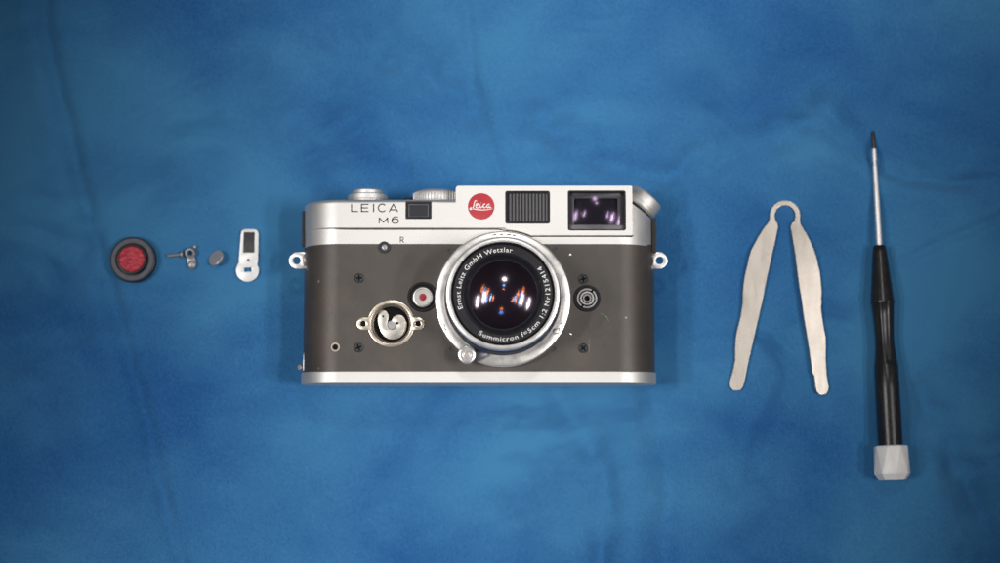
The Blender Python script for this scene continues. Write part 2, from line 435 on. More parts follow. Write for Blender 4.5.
# base plate catch at the left end: chrome wedge and pin
v = [G(303.0, 353, 20), G(304.4, 352.5, 20), G(308.6, 371, 20), G(302.6, 371, 20)]
plate('catch', [[(q.x, q.y) for q in v]], 15, 20.5, GREYPART, bp_o, 0.4)
q = G(301.2, 367.3, 18)
bm_obj('catch_pin', lathe_bm([(0, -1.5), (1.0, -1.5), (1.25, -1.2), (1.25, 1.0), (0.9, 1.4), (0, 1.5)], 24, M=axis_matrix((q.x, q.y, 18), (-0.5, 0, 0.87))), GREYPART, bp_o)


def boolean(o, cutters, op):
    """apply a boolean of o with the given bmesh-built objects, then drop them"""
    for c in cutters:
        md = o.modifiers.new('b', 'BOOLEAN'); md.operation = op; md.solver = 'EXACT'; md.object = c
    dg = bpy.context.evaluated_depsgraph_get(); dg.update()
    me = bpy.data.meshes.new_from_object(o.evaluated_get(dg)); o.modifiers.clear(); o.data = me; smooth(me, 28)
    for c in cutters: bpy.data.objects.remove(c)

# top plate: stadium shell, the left shoulder proud of the lower strip, right corner cut for the slanted crank
XTL, XTR = G(305.0, 225, 16).x, G(652.6, 225, 16).x
zlo, zhi = 32.55, 33.55
Y_GR = gy(228.4, zhi)
XSTEP = gx(508, 33)
def tprow(y, ins, zf):
    n, r, zb = 16, 15.0, 0.2
    P = []
    def corner(cx, z0, z1, a0):
        for i in range(n+1):
            t = R(a0+90*i/n); P.append((cx+(r-ins)*math.cos(t), (z0+z1)/2+(z1-z0)/2*math.sin(t)))
    zr = zlo-ins*0.6
    corner(XTR-r, zb+ins, zr, 0)
    P.append((XSTEP+0.05, zr)); P.append((XSTEP, zf-ins))
    corner(XTL+r, zb+ins, zf-ins, 90); corner(XTL+r, zb+ins, zf-ins, 180); corner(XTR-r, zb+ins, zr, 270)
    return (y, P)
rows = [tprow(Y_TP, 0.35, zlo), tprow(Y_TP+0.12, 0.1, zlo), tprow(Y_TP+0.35, 0, zlo), tprow(Y_GR-0.02, 0, zlo), tprow(Y_GR+0.12, 0, zhi-0.25), tprow(Y_GR+0.40, 0, zhi),
        tprow(Y_T1-1.7, 0, zhi), tprow(Y_T1-1.1, 0.12, zhi), tprow(Y_T1-0.6, 0.45, zhi), tprow(Y_T1-0.2, 1.0, zhi), tprow(Y_T1, 1.7, zhi)]
bm = loft_y(rows)
a = G(640, 209, 30); b_ = G(655, 222, 22)
dirv = Vector((b_.x-a.x, b_.y-a.y, 0)).normalized(); nrm = Vector((-dirv.y, dirv.x, 0))
bmesh.ops.bisect_plane(bm, geom=bm.verts[:]+bm.edges[:]+bm.faces[:], plane_co=(a.x, a.y, 0), plane_no=nrm, clear_outer=True)
bmesh.ops.holes_fill(bm, edges=[e for e in bm.edges if e.is_boundary], sides=0)
top = bm_obj('top_plate', bm, CHROME, CAM, ang=28)

# finder housing: flat block joined to the plate, its lower edge arching over the lens
LC = G(502.8, 298.5, zhi)
k1 = pxmm(zhi)
ra = 69.6/k1
def hp(px, py): return g2(px, py, zhi)
ygr = hp(580, 235.4)[1]; ytr = hp(540, 185.3)[1]
xs, xe = hp(455.6, 190)[0], hp(632.4, 190)[0]
a_l = math.asin(min(1.0, (Y_GR-LC.y)/ra)); a_l = math.pi-a_l if False else a_l
a_r = math.asin((ygr-LC.y)/ra)
arc = [(LC.x+ra*math.cos(a_l+(a_r-a_l)*i/14), LC.y+ra*math.sin(a_l+(a_r-a_l)*i/14)) for i in range(15)]
rc = 1.3
outline = [(xs, Y_GR+0.45)] + [(XSTEP-1.5, Y_GR+0.45)] + [p for p in arc if p[0] > XSTEP-0.5] + [(xe-0.4, ygr), (xe, ygr+0.4), (xe, ytr-0.4), (xe-0.4, ytr)]
outline += [(xs+rc, ytr), (xs+rc*0.5, ytr-rc*0.13), (xs+rc*0.13, ytr-rc*0.5), (xs, ytr-rc)]
hb = plate_bm([outline], 12.0, zhi, 0.28, 2)
hou = bm_obj('housing', hb, CHROME, CAM)
boolean(top, [hou], 'UNION')
def wr(x0, y0, x1, y1, r, z=None):
    z = zhi if z is None else z
    A = g2(x0, y1, z); C = g2(x1, y0, z); return rrect(A[0], A[1], C[0], C[1], r)
W_IL = wr(505.2, 190.6, 550.0, 223.6, 0.9)
W_VF = wr(567.9, 190.3, 625.8, 230.4, 0.8)
W_RF = wr(405.4, 201.0, 431.6, 218.9, 0.35)
boolean(top, [plate('c', [W_IL], 31.6, 36, CHROME, CAM), plate('c', [W_VF], 28.5, 36, CHROME, CAM), plate('c', [W_RF], 32.0, 36, CHROME, CAM)], 'DIFFERENCE')
for o in (top, bp_o, body):
    md = o.modifiers.new('weighted', 'WEIGHTED_NORMAL'); md.keep_sharp = True

# dark ribbon standing in for the shaded groove under the housing edge
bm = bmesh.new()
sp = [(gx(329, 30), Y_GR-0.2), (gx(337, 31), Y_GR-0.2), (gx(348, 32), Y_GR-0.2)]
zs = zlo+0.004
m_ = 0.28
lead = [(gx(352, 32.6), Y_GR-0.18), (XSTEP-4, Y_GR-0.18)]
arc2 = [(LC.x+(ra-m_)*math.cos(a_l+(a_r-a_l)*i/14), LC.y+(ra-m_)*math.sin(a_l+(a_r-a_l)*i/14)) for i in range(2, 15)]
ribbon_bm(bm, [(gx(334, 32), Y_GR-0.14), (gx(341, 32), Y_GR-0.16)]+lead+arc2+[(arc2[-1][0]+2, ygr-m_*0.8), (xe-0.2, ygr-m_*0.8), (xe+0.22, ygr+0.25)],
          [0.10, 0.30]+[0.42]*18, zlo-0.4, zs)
bm_obj('groove_shade', bm, DEEP, top)

# --- windows
def win_frame(name, loop, z0, z1, wid, m, parent, extra=()):
    cx = sum(p[0] for p in loop)/len(loop); cy = sum(p[1] for p in loop)/len(loop)
    hx = max(p[0] for p in loop)-cx; hy = max(p[1] for p in loop)-cy
    e = 0.03
    out = [(cx+(p[0]-cx)*(hx-e)/hx, cy+(p[1]-cy)*(hy-e)/hy) for p in loop]
    inn = [(cx+(p[0]-cx)*(hx-wid)/hx, cy+(p[1]-cy)*(hy-wid)/hy) for p in loop]
    return plate(name, [out, inn[::-1]], z0, z1, m, parent, 0.06)
# ribbed frame-line window
il = plate('illumination_window', [W_IL], 31.65, 32.0, BLACK, CAM)
win_frame('frame', W_IL, 32.0, 33.3, 0.7, BLACK, il)
x0, x1 = g2(508.6, 0, 32.6)[0], g2(548.0, 0, 32.6)[0]; nr = 12; pitch = (x1-x0)/nr
ya, yb = g2(0, 221.0, 32.6)[1], g2(0, 193.6, 32.6)[1]
rb = bmesh.new(); hw = pitch*0.40
sec = [(-hw, 0), (-hw*0.75, 0.45), (-hw*0.3, 0.62), (hw*0.3, 0.62), (hw*0.75, 0.45), (hw, 0)]
A = [rb.verts.new((u, ya, 32.0+h)) for u, h in sec]; Bv = [rb.verts.new((u, yb, 32.0+h)) for u, h in sec]
for i in range(5): rb.faces.new((A[i], A[i+1], Bv[i+1], Bv[i]))
rb.faces.new(A); rb.faces.new(Bv)
r0 = bm_obj('rib', rb, WINGREY, il, (x0+pitch*0.5, 0, 0))
for i in range(1, nr):
    c = r0.copy(); COL.objects.link(c); c.parent = il; c.location.x = (x0+pitch*(i+0.5))*MM
# viewfinder window: tunnel, inner mask and two curved panes
vf = plate('viewfinder_window', [W_VF], 28.55, 28.8, WINDARK, CAM)
win_frame('frame', W_VF, 29.0, 33.25, 0.55, BLACK, vf)
ma = wr(569, 191.5, 624.8, 229.6, 0.3); mi = wr(574.2, 198.2, 617.8, 224.4, 0.3, 31)
plate('mask', [ma, mi[::-1]], 30.2, 30.6, mat('mask_dark_grey', (0.028, 0.028, 0.034), 0.4), vf, 0.1)
plate('ledge', [wr(569.2, 224.4, 624.6, 229.8, 0.2)], 30.9, 31.7, mat('ledge_grey', (0.10, 0.10, 0.105), 0.45), vf, 0.15)
def dome_pane(name, cx, cy, hx, hy, z, Rc, m, parent, nx=24, sgn=1):
    bm = bmesh.new(); V = []
    for j in range(nx+1):
        V.append([bm.verts.new((cx+hx*(2*i/nx-1), cy+hy*(2*j/nx-1), z+sgn*(math.sqrt(Rc*Rc-(hx*(2*i/nx-1))**2-(hy*(2*j/nx-1))**2)-Rc))) for i in range(nx+1)])
    for j in range(nx):
        for i in range(nx): bm.faces.new((V[j][i], V[j][i+1], V[j+1][i+1], V[j+1][i]))
    return bm_obj(name, bm, m, parent, ang=180)
vc = g2(596.5, 210.5, 31.5); hx = 57.5/2/k1-0.1; hy = 39.5/2/k1-0.1
dome_pane('pane', vc[0], vc[1], hx, hy, 32.6, 32, GLASS_W, vf)
dome_pane('inner_pane', vc[0]+0.6, vc[1]+0.4, hx-2.3, hy-1.8, 30.0, 20, GLASS_W, vf)
# rangefinder window
rf = plate('rangefinder_window', [W_RF], 32.02, 32.3, WINGREY, CAM)
win_frame('frame', W_RF, 32.3, 33.2, 1.0, BLACK, rf)
win_frame('inner_frame', wr(408.3, 203.6, 428.9, 217.2, 0.2, 33), 32.3, 32.8, 0.45, mat('window_rim_grey', (0.09, 0.09, 0.10), 0.35), rf)
plate('pane', [wr(409, 204.5, 428.2, 216.5, 0.2, 33)], 32.45, 32.6, mat('grey_glass', (0.045, 0.046, 0.055), 0.12), rf)

# --- engraved lettering LEICA M6 / R
def strokes(name, items, width, z, m, parent, zb=0.25):
    bm = bmesh.new()
    for pts in items:
        ribbon_bm(bm, [g2(p[0], p[1], z) for p in pts], width, z-zb, z+0.012)
    return bm_obj(name, bm, m, parent, ang=20)
def c8(x, y, ox=340, oy=180, s=12.5): return (ox+x/s, oy+y/s)
def ell(cx, cy, rx, ry, a0, a1, n=20): return [(cx+rx*math.cos(R(a0+(a1-a0)*i/n)), cy-ry*math.sin(R(a0+(a1-a0)*i/n))) for i in range(n+1)]
Z_ = zhi
LET = [([[c8(143, 296), c8(143, 390)], [c8(137, 391), c8(226, 391)]], 0.46, zhi),
       ([[c8(268, 296), c8(268, 397)], [c8(262, 301), c8(356, 301)], [c8(262, 346), c8(350, 346)], [c8(262, 391), c8(356, 391)]], 0.46, zhi),
       ([[c8(419, 295), c8(419, 397)]], 0.5, zhi),
       ([[c8(*p) for p in ell(528, 346, 50, 48, 42, 318)]], 0.48, zhi),
       ([[c8(612, 397), c8(668, 296)], [c8(664, 296), c8(722, 397)], [c8(632, 370), c8(704, 370)]], 0.46, zhi),
       ([[c8(488, 540), c8(491, 466)], [c8(488, 468), c8(545, 528)], [c8(541, 528), c8(597, 468)], [c8(593, 466), c8(597, 540)]], 0.42, zhi),
       ([[c8(*p) for p in ell(690, 511, 41, 29, 0, 360, 28)], [c8(p.x, p.y) for p in spline([(649, 512), (652, 485), (672, 464), (700, 457), (726, 463)], 5)]], 0.42, zhi)]
c5 = lambda x, y: (290+x/4.895, 170+y/4.895)
LET.append(([[c5(540, 326), c5(540, 355)], [c5(*p) for p in [(538, 328), (550, 328), (555, 332), (555, 338), (550, 342), (540, 342)]], [c5(547, 342), c5(557, 355)]], 0.36, zlo))
for it, wd, z_ in LET: strokes('letter', it, wd, z_, INK, top)

# --- red round badge with white script
bc = hp(481.2, 206.2); br = 13.0/k1
badge = lathe('badge', [(0, zhi-0.1), (br+0.12, zhi-0.1), (br+0.12, zhi+0.10), (br, zhi+0.2), (br-0.25, zhi+0.16), (0, zhi+0.16)], RED, CAM, 56, bc[0], bc[1])
sc = lambda x, y: g2(400+x/10, 180+y/10, zhi+0.17)
bm = bmesh.new()
def script(pts, wmin, wmax, n=7):
    P = spline(pts, n); k = len(P)
    ribbon_bm(bm, [sc(p.x, p.y) for p in P], [wmin+(wmax-wmin)*math.sin(math.pi*i/(k-1))**0.7 for i in range(k)], zhi+0.10, zhi+0.20)
script([(770, 216), (762, 204), (750, 208), (742, 232), (735, 262), (722, 284), (706, 291), (699, 284), (708, 276), (728, 282), (760, 291), (820, 297), (880, 293), (924, 283)], 0.14, 0.46)
script([(757, 262), (772, 252), (780, 240), (772, 233), (761, 244), (758, 264), (768, 277), (784, 272), (797, 258)], 0.16, 0.42)
script([(803, 240), (800, 258), (803, 274), (814, 271), (824, 258)], 0.16, 0.42)
script([(808, 224), (811, 228)], 0.25, 0.42, 3)
script([(854, 243), (846, 237), (834, 248), (831, 264), (840, 275), (854, 271), (866, 258)], 0.16, 0.42)
script([(898, 244), (888, 237), (874, 248), (870, 264), (878, 275), (889, 266), (899, 244), (897, 264), (902, 275), (914, 268)], 0.16, 0.42)
bm_obj('script', bm, WHITEINK, badge, ang=20)

# --- dials on the top plate (axes point to the top of the camera)
def ydial(name, px, pyb, z, prof, m, wob=None, n=96, parent=CAM):
    p = G(px, pyb, z)
    return bm_obj(name, lathe_bm(prof, n, M=Matrix.Translation((p.x, Y_T1, z)) @ Matrix.Rotation(R(-90), 4, 'X'), wob=wob), m, parent, ang=40)
def knurl(i, r, z): return (0.22 if i % 5 < 3 else -0.30) if r > 8.2 else 0
sd = ydial('shutter_dial', 436.5, 198, 19, [(0, -1), (9.0, -1), (9.0, 0.5), (9.2, 0.8), (9.2, 4.0), (8.9, 4.5), (8.0, 5.1), (0, 5.2)], CHROME, knurl, 240)
ydial('meter_button', 408.6, 198, 20, [(0, -1), (1.6, -1), (1.6, 2.2), (1.3, 2.5), (0, 2.5)], BLACK, n=32)
wl = ydial('wind_lever', 367.7, 198, 19, [(0, -1), (7.9, -1), (7.9, 1.0), (7.5, 1.2), (7.5, 1.5), (7.9, 1.7), (7.9, 3.4), (7.4, 3.8), (6.6, 3.9), (0, 3.9)], CHROME)
ydial('hub_cap', 367.7, 198, 19, [(0, 3.8), (6.0, 3.8), (6.1, 4.1), (6.1, 5.2), (5.7, 5.6), (0, 5.7)], CHROME, parent=wl)
p0 = G(386, 197, 17); p1 = G(399, 198.5, 14)
bm = bmesh.new()
vs = [(p0.x-2, Y_T1-0.2, 12), (p1.x, Y_T1-0.2, 10), (p1.x, Y_T1-0.2, 15), (p0.x-2, Y_T1-0.2, 23)]
lo = [bm.verts.new(v) for v in vs]; hi = [bm.verts.new((x, Y_T1+(2.0 if i in (0, 3) else 0.5), z)) for i, (x, y, z) in enumerate(vs)]
bm.faces.new(lo); bm.faces.new(hi)
for i in range(4): bm.faces.new((lo[i], lo[(i+1) % 4], hi[(i+1) % 4], hi[i]))
bm_obj('lever_tip', bm, BLACK, wl)

# --- slanted rewind crank at the right shoulder
pa = G(638.4, 206.8, 17); pb = G(638.4+64, 206.8-76.6, 17)
ax = Vector((pb.x-pa.x, pb.y-pa.y, 0)).normalized()
rk_r, rk_h = 7.35, 5.6
Mx = axis_matrix((pa.x, pa.y, 17), ax)
rk = bm_obj('rewind_knob', lathe_bm([(0, -0.5), (rk_r-0.7, -0.5), (rk_r-0.1, 0.1), (rk_r, 0.5), (rk_r, 1.5), (rk_r-0.12, 1.6), (rk_r-0.12, 1.75), (rk_r, 1.85), (rk_r-0.05, rk_h-0.5), (rk_r-0.35, rk_h), (rk_r-1.5, rk_h+0.35), (rk_r*0.5, rk_h+0.95), (0, rk_h+1.2)], 80, M=Mx), CHROME, CAM, ang=40)
lathe_b = lathe_bm([(0, -3.0), (rk_r-1.6, -3.0), (rk_r-1.6, -0.4), (0, -0.4)], 48, M=Mx)
bm_obj('knob_neck', lathe_b, BLACK, rk)

# --- dark end strips; the left one stands in for cloth mirrored in the chrome
for (a0, a1, xa) in ((212.5, 247.5, 303.4), (220.5, 254.5, 655.0)):
    A = G(xa, a0, 16); C = G(xa, a1, 16); s_ = 1 if xa > 480 else -1
    xx = A.x
    plate('end_strip', [rrect(min(xx, xx-s_*1.8), C.y, max(xx, xx-s_*1.8), A.y, 0.4)], 8, 23 if s_ > 0 else 21, BLACK, CAM, 0.3)

# --- strap lugs
def lug(px, py, side):
    z = 18.0; c = G(px, py, z); k = pxmm(z); r = 8.3/k; rh = 4.0/k
    xe_ = c.x - side*(7.5/k)
    pts = [(c.x+r*math.cos(t)*side, c.y+r*math.sin(t)) for t in [R(-90+180*i/20) for i in range(21)]]
    if side < 0: pts = pts[::-1]
    base = [(xe_, c.y+r*0.95), (xe_, c.y-r*0.95)]
    out = ([(xe_, c.y-r)] + [(c.x+side*r*math.cos(R(-90+180*i/20)), c.y+r*math.sin(R(-90+180*i/20))) for i in range(21)] + [(xe_, c.y+r)])
    if side < 0: out = out[::-1]
    o = plate('strap_lug', [out, circ(c.x+side*0.2, c.y, rh, 28)[::-1]], z-1.0, z+1.0, RINGCHROME, CAM, 0.45, seg=3)
    bm_obj('lug_boss', lathe_bm([(0, 0), (2.9, 0), (2.9, 1.1), (2.5, 1.5), (0, 1.6)], 28, M=axis_matrix((xe_-side*0.9, c.y, z), (side, 0, 0))), RINGCHROME, o)
lug(297.6, 260.6, -1); lug(659.0, 260.6, 1)

# --- bored lever socket of brass with two ears, steel cam at the bottom
k2 = pxmm(ZF)
so, si = 23.4/k2, 19.4/k2
eL, eR = G(363.2, 323.8, ZF), G(418.2, 323.8, ZF)
def ear_outline():
    pts = []
    er = 6.2/k2
    def ear_arc(e, a0, a1): return [(e.x+er*math.cos(R(a0+(a1-a0)*i/16)), e.y+er*math.sin(R(a0+(a1-a0)*i/16))) for i in range(17)]
    th = 15
    big1 = [(SC.x+so*math.cos(R(t)), SC.y+so*math.sin(R(t))) for t in range(th, 180-th+1, 5)]
    big2 = [(SC.x+so*math.cos(R(t)), SC.y+so*math.sin(R(t))) for t in range(180+th, 360-th+1, 5)]
    return big1 + ear_arc(eL, 78, 282) + big2 + ear_arc(eR, 258, 462)
hole_r = 2.9/k2
sock = plate('lever_socket', [ear_outline(), circ(SC.x, SC.y, 8.0, 64)[::-1], circ(eL.x, eL.y, hole_r, 20)[::-1], circ(eR.x, eR.y, hole_r, 20)[::-1]], ZF-0.3, ZF+0.45, BRONZE, CAM, 0.16)
for e in (eL, eR):
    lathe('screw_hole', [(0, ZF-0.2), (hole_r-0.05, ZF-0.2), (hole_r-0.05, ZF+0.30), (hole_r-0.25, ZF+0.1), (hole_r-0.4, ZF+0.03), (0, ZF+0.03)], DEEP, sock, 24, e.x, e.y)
lathe('socket_wall', [(8.05, ZF+0.2), (7.75, ZF+0.42), (7.55, ZF+0.3), (7.45, ZF-2.2), (7.0, ZF-2.5), (6.95, ZF-4.6), (8.05, ZF-4.6)], BRONZE, sock, 72, SC.x, SC.y, closed=True)
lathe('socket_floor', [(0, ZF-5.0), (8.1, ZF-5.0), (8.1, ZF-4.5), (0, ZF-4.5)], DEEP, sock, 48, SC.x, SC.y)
cz = ZF-3.4
cam_px = [(225, 230), (248, 206), (280, 208), (303, 232), (308, 268), (300, 298), (299, 330), (314, 354), (340, 362), (364, 352), (378, 330), (372, 312), (350, 302), (338, 284), (350, 260), (385, 243), (424, 250), (450, 285), (459, 322), (449, 374), (420, 413), (375, 435), (330, 438), (285, 423), (252, 390), (232, 342), (221, 288)]
cp = [g2(350+(330+(p.x-330)*0.97)/8.044, 285+(p.y-2)/8.044, cz) for p in spline(cam_px, 4, True)]
plate('cam', [cp], cz-0.7, cz, CAMMETAL, sock, 0.12)
p = g2(350+335/8.044, 285+320/8.044, cz)
lathe('pivot', [(0, cz-1.0), (4.6/k2*0.98, cz-1.0), (4.6/k2, cz-0.55), (4.2/k2, cz-0.4), (0, cz-0.4)], GREYPART, sock, 32, p[0], p[1])
for qx, qy, rr in ((265, 252, 0.42), (380, 308, 0.55)):
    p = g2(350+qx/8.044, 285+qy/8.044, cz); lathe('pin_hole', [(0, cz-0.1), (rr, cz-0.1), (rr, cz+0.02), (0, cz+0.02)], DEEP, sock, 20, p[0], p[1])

# --- lens release button: black collar, pale button, red dot
p = g2(422.7, 297.0, ZF)
rb_ = lathe('release_button', [(0, ZF-0.2), (15.0/k2, ZF-0.2), (15.0/k2, ZF+0.5), (14.3/k2, ZF+0.9), (12.6/k2, ZF+0.9), (11.6/k2, ZF+0.3), (0, ZF+0.3)], BLACK, CAM, 56, *p)
p = g2(422.7, 297.0, ZF+2)
bt = lathe('button', [(0, ZF+0.2), (10.2/k2, ZF+0.2), (10.2/k2, ZF+1.5), (9.6/k2, ZF+1.9), (8.4/k2, ZF+2.0), (8.0/k2, ZF+1.75), (0, ZF+1.7)], vary(mat('button_metal', (0.62, 0.60, 0.58), 0.42, 0.6), (0.62, 0.60, 0.58), 0.05, 300), rb_, 56, *p)
lathe('red_dot', [(0, ZF+1.65), (3.7/k2, ZF+1.65), (3.6/k2, ZF+1.85), (0, ZF+2.0)], RED, rb_, 28, *p)

# --- selector hub on the right: black collar, stepped steel rings with two notches, hollow centre
p = g2(587, 298.4, ZF)
hb_ = lathe('selector_hub', [(0, ZF-0.3), (13.4/k2, ZF-0.3), (13.4/k2, ZF+0.35), (12.7/k2, ZF+0.7), (11.2/k2, ZF+0.7), (10.6/k2, ZF+0.2), (0, ZF+0.2)], BLACK, CAM, 56, *p)
lathe('hub_ring', [(10.3/k2, ZF+0.1), (10.3/k2, ZF+0.75), (9.9/k2, ZF+0.9), (8.4/k2, ZF+0.9), (8.0/k2, ZF+0.6), (8.0/k2, ZF+0.1)], GREYPART, hb_, 56, *p, closed=True)
lathe('hub_ring', [(7.2/k2, ZF+0.1), (7.2/k2, ZF+1.3), (6.8/k2, ZF+1.5), (5.2/k2, ZF+1.5), (4.9/k2, ZF+1.2), (4.9/k2, ZF+0.1)], CAMMETAL, hb_, 48, *p, closed=True)
lathe('hub_core', [(0, ZF+0.3), (2.4/k2, ZF+0.3), (2.5/k2, ZF+1.2), (2.9/k2, ZF+1.4), (4.2/k2, ZF+1.4), (4.4/k2, ZF+1.1), (4.4/k2, ZF+0.2)], GREYPART, hb_, 40, *p)
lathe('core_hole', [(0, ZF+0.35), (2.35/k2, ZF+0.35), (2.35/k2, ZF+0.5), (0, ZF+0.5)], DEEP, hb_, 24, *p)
for t in (55, 238):
    q_ = (p[0]+9.2/k2*math.cos(R(t)), p[1]+9.2/k2*math.sin(R(t)))
    bm = bmesh.new(); d = Vector((math.cos(R(t)), math.sin(R(t))))
    ribbon_bm(bm, [(q_[0]-d.x*0.6, q_[1]-d.y*0.6), (q_[0]+d.x*0.6, q_[1]+d.y*0.6)], 0.75, ZF+0.3, ZF+0.93); bm_obj('notch', bm, DEEP, hb_)

# --- small cross-head screws in the bare front, all one mesh
def cross_screw_bm(r):
    w_, l_ = r*0.17, r*0.62
    cr = [(w_, w_), (l_, w_), (l_, -w_), (w_, -w_), (w_, -l_), (-w_, -l_), (-w_, -w_), (-l_, -w_), (-l_, w_), (-w_, w_), (-w_, l_), (w_, l_)]
    bm = plate_bm([circ(0, 0, r*0.80, 36), cr], -0.3, 0.06, 0, 1)
    lathe_bm([(0, -0.45), (r, -0.45), (r, 0.02), (r*0.97, 0.12), (r*0.88, 0.10), (r*0.84, -0.12), (r*0.5, -0.3), (0, -0.3)], 36, bm=bm)
    return bm
s0 = None
for i, (px, py) in enumerate(((359, 278), (358.6, 347.6), (583.2, 279), (583.2, 348.2))):
    v = G(px, py, ZF)
    if s0 is None:
        s0 = bm_obj('screw', cross_screw_bm(4.9/k2), SCREWMETAL, CAM, (v.x, v.y, ZF+0.34))
        s0.data.materials.append(DEEP)
        for f in s0.data.polygons:
            if f.center.z < -0.00021 and f.center.xy.length < 0.8*4.9/k2*MM: f.material_index = 1
    else:
        s_ = s0.copy(); COL.objects.link(s_); s_.parent = CAM; s_.location = Vector((v.x, v.y, ZF+0.34))*MM
        s_.rotation_euler.z = R((0, 20, 8, 40)[i])
v = G(384.2, 247.0, zlo)
es = lathe('eccentric_screw', [(0, ZF-0.3), (5.8/k2, ZF-0.3), (5.8/k2, zlo+0.15), (5.3/k2, zlo+0.35), (4.3/k2, zlo+0.35), (4.0/k2, zlo+0.05), (0, zlo+0.05)], SCREWMETAL, CAM, 40, v.x, v.y)
lathe('screw_core', [(0, zlo), (2.6/k2, zlo), (2.6/k2, zlo+0.3), (1.3/k2, zlo+0.4), (1.1/k2, zlo+0.1), (0, zlo+0.1)], GREYPART, es, 28, v.x+0.15, v.y-0.1)
v = G(335.2, 347.2, ZF)
bu = lathe('bushing', [(2.6/k2, ZF-0.2), (4.9/k2, ZF-0.2), (4.9/k2, ZF+0.15), (4.5/k2, ZF+0.3), (3.2/k2, ZF+0.3), (2.6/k2, ZF+0.1)], BRONZE, CAM, 36, v.x, v.y, closed=True)
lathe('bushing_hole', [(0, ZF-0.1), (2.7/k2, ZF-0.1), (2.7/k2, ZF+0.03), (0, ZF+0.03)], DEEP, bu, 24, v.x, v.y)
for px, py in ((449.5, 250.5), (555, 248.5), (554, 349), (451.5, 348.5)):
    v = G(px, py, ZF); lathe('mount_screw', [(0, ZF-0.2), (2.5/k2, ZF-0.2), (2.5/k2, ZF+0.03), (1.9/k2, ZF+0.06), (1.4/k2, ZF+0.015), (0, ZF+0.015)], SCREWMETAL, CAM, 24, v.x, v.y)
for px, py in ((570.3, 254.2), (570.8, 334.2)):
    v = G(px, py, ZF); lathe('locating_pin', [(0, ZF-0.2), (1.5/k2, ZF-0.2), (1.4/k2, ZF+0.15), (0.8/k2, ZF+0.3), (0, ZF+0.32)], BRONZE, CAM, 20, v.x, v.y)
# pale ring of glue residue left by the peeled covering
RES_L = vary(mat('glue_residue_pale', (0.22, 0.20, 0.18), 0.6), (0.22, 0.20, 0.18), 0.3, 1500)
RES_D = vary(mat('glue_residue_dark', (0.045, 0.038, 0.034), 0.6), (0.045, 0.038, 0.034), 0.3, 1500)
for pts, wd, m in (([(589.2, 339.5), (588.9, 345), (589.4, 352)], 0.22, RES_L), ([(601, 346.5), (605, 346), (608, 346.4)], 0.3, RES_D), ([(604.6, 341), (604.9, 346), (604.4, 350.5)], 0.3, RES_D),
                   ([(592, 336.5), (597, 334.5), (603, 336)], 0.3, RES_D), ([(600, 313), (606, 316), (609, 321)], 0.25, RES_L),
                   ([(590.2, 319.5), (588.2, 326), (590, 332.5)], 0.28, RES_D), ([(593, 334.8), (598, 336.2), (603.5, 334.4), (607, 330)], 0.26, RES_D), ([(607.8, 323), (604.5, 318.4), (598.5, 316)], 0.24, RES_D)):
    bm = bmesh.new(); ribbon_bm(bm, [g2(p.x, p.y, ZF) for p in spline(pts, 4)], [wd*(0.6+0.4*math.sin(i*1.7)) for i in range((len(pts)-1)*4+1)], ZF-0.05, ZF+0.01)
    bm_obj('residue_mark', bm, m, CAM, ang=20)

# ------------------------------------------------------------------ the lens
lx = G(502.8, 298.5, 37.5)
CX, CY = lx.x, lx.y
def LP(name, prof, m, parent, n=96, **k): return lathe(name, prof, m, parent, n, CX, CY, **k)
ZL = 59.5      # front rim
lens = LP('lens', [(0, 31.5), (22.2, 31.5), (21.9, 38.5), (22.3, 38.8), (22.3, 40.2), (21.9, 40.5), (21.9, 40.9), (22.2, 41.2), (22.2, 45.5), (21.8, 45.9), (21.8, 46.3), (22.0, 46.6), (22.0, 49.5), (21.4, 50.4), (21.4, 58.1), (19.6, 58.1), (19.6, 54.0), (13.5, 54.0), (13.5, 38.5), (0, 38.5)], DARKRING, CAM)
LP('mount_ring', [(22.0, 31.6), (26.5, 31.6), (26.5, 36.8), (26.2, 37.3), (25.7, 37.5), (23.6, 37.5), (23.45, 37.2), (23.15, 37.2), (23.0, 37.5), (22.0, 37.5)], RINGCHROME, lens, 128, closed=True)
def fine(i, r, z): return 0.10 if (i % 2 == 0 and r > 22.1) else 0
LP('focus_ring', [(21.5, 41.6), (22.2, 41.6), (22.4, 41.8), (22.4, 44.6), (22.2, 44.9), (21.5, 44.9)], DARKRING, lens, 240, wob=fine, closed=True)
LP('front_rim', [(19.7, 58.0), (21.5, 58.0), (21.65, 58.4), (21.6, 58.8), (21.3, 59.25), (20.9, 59.42), (20.3, ZL), (19.75, ZL-0.05), (19.55, ZL-0.4), (19.7, 56.5)], RINGCHROME, lens, 128, closed=True)
nm = vary(mat('lens_black', (0.010, 0.010, 0.014), 0.42, 0, 0.22), (0.014, 0.014, 0.018), 0.2, 500)
LP('name_ring', [(19.65, 58.7), (19.35, 58.4), (19.2, 57.9), (18.95, 58.3), (18.7, 57.8), (15.6, 57.4), (15.2, 57.0), (14.9, 57.15), (14.6, 56.4), (13.6, 55.2), (13.35, 54.9), (13.1, 54.3), (13.0, 50), (19.65, 50)], nm, lens, 128, closed=True)
rim = LP('glass_rim', [(13.30, 54.5), (13.45, 54.9), (13.25, 55.05), (13.05, 54.7)], DARKRING, lens, 96, closed=True)
LP('lens_tunnel', [(13.1, 54.5), (12.2, 48), (9.0, 42), (6.5, 40.5), (6.5, 39.5), (0, 39.5)], mat('lens_tunnel_black', (0.022, 0.014, 0.024), 0.7, 0, 0.08), lens, 64)
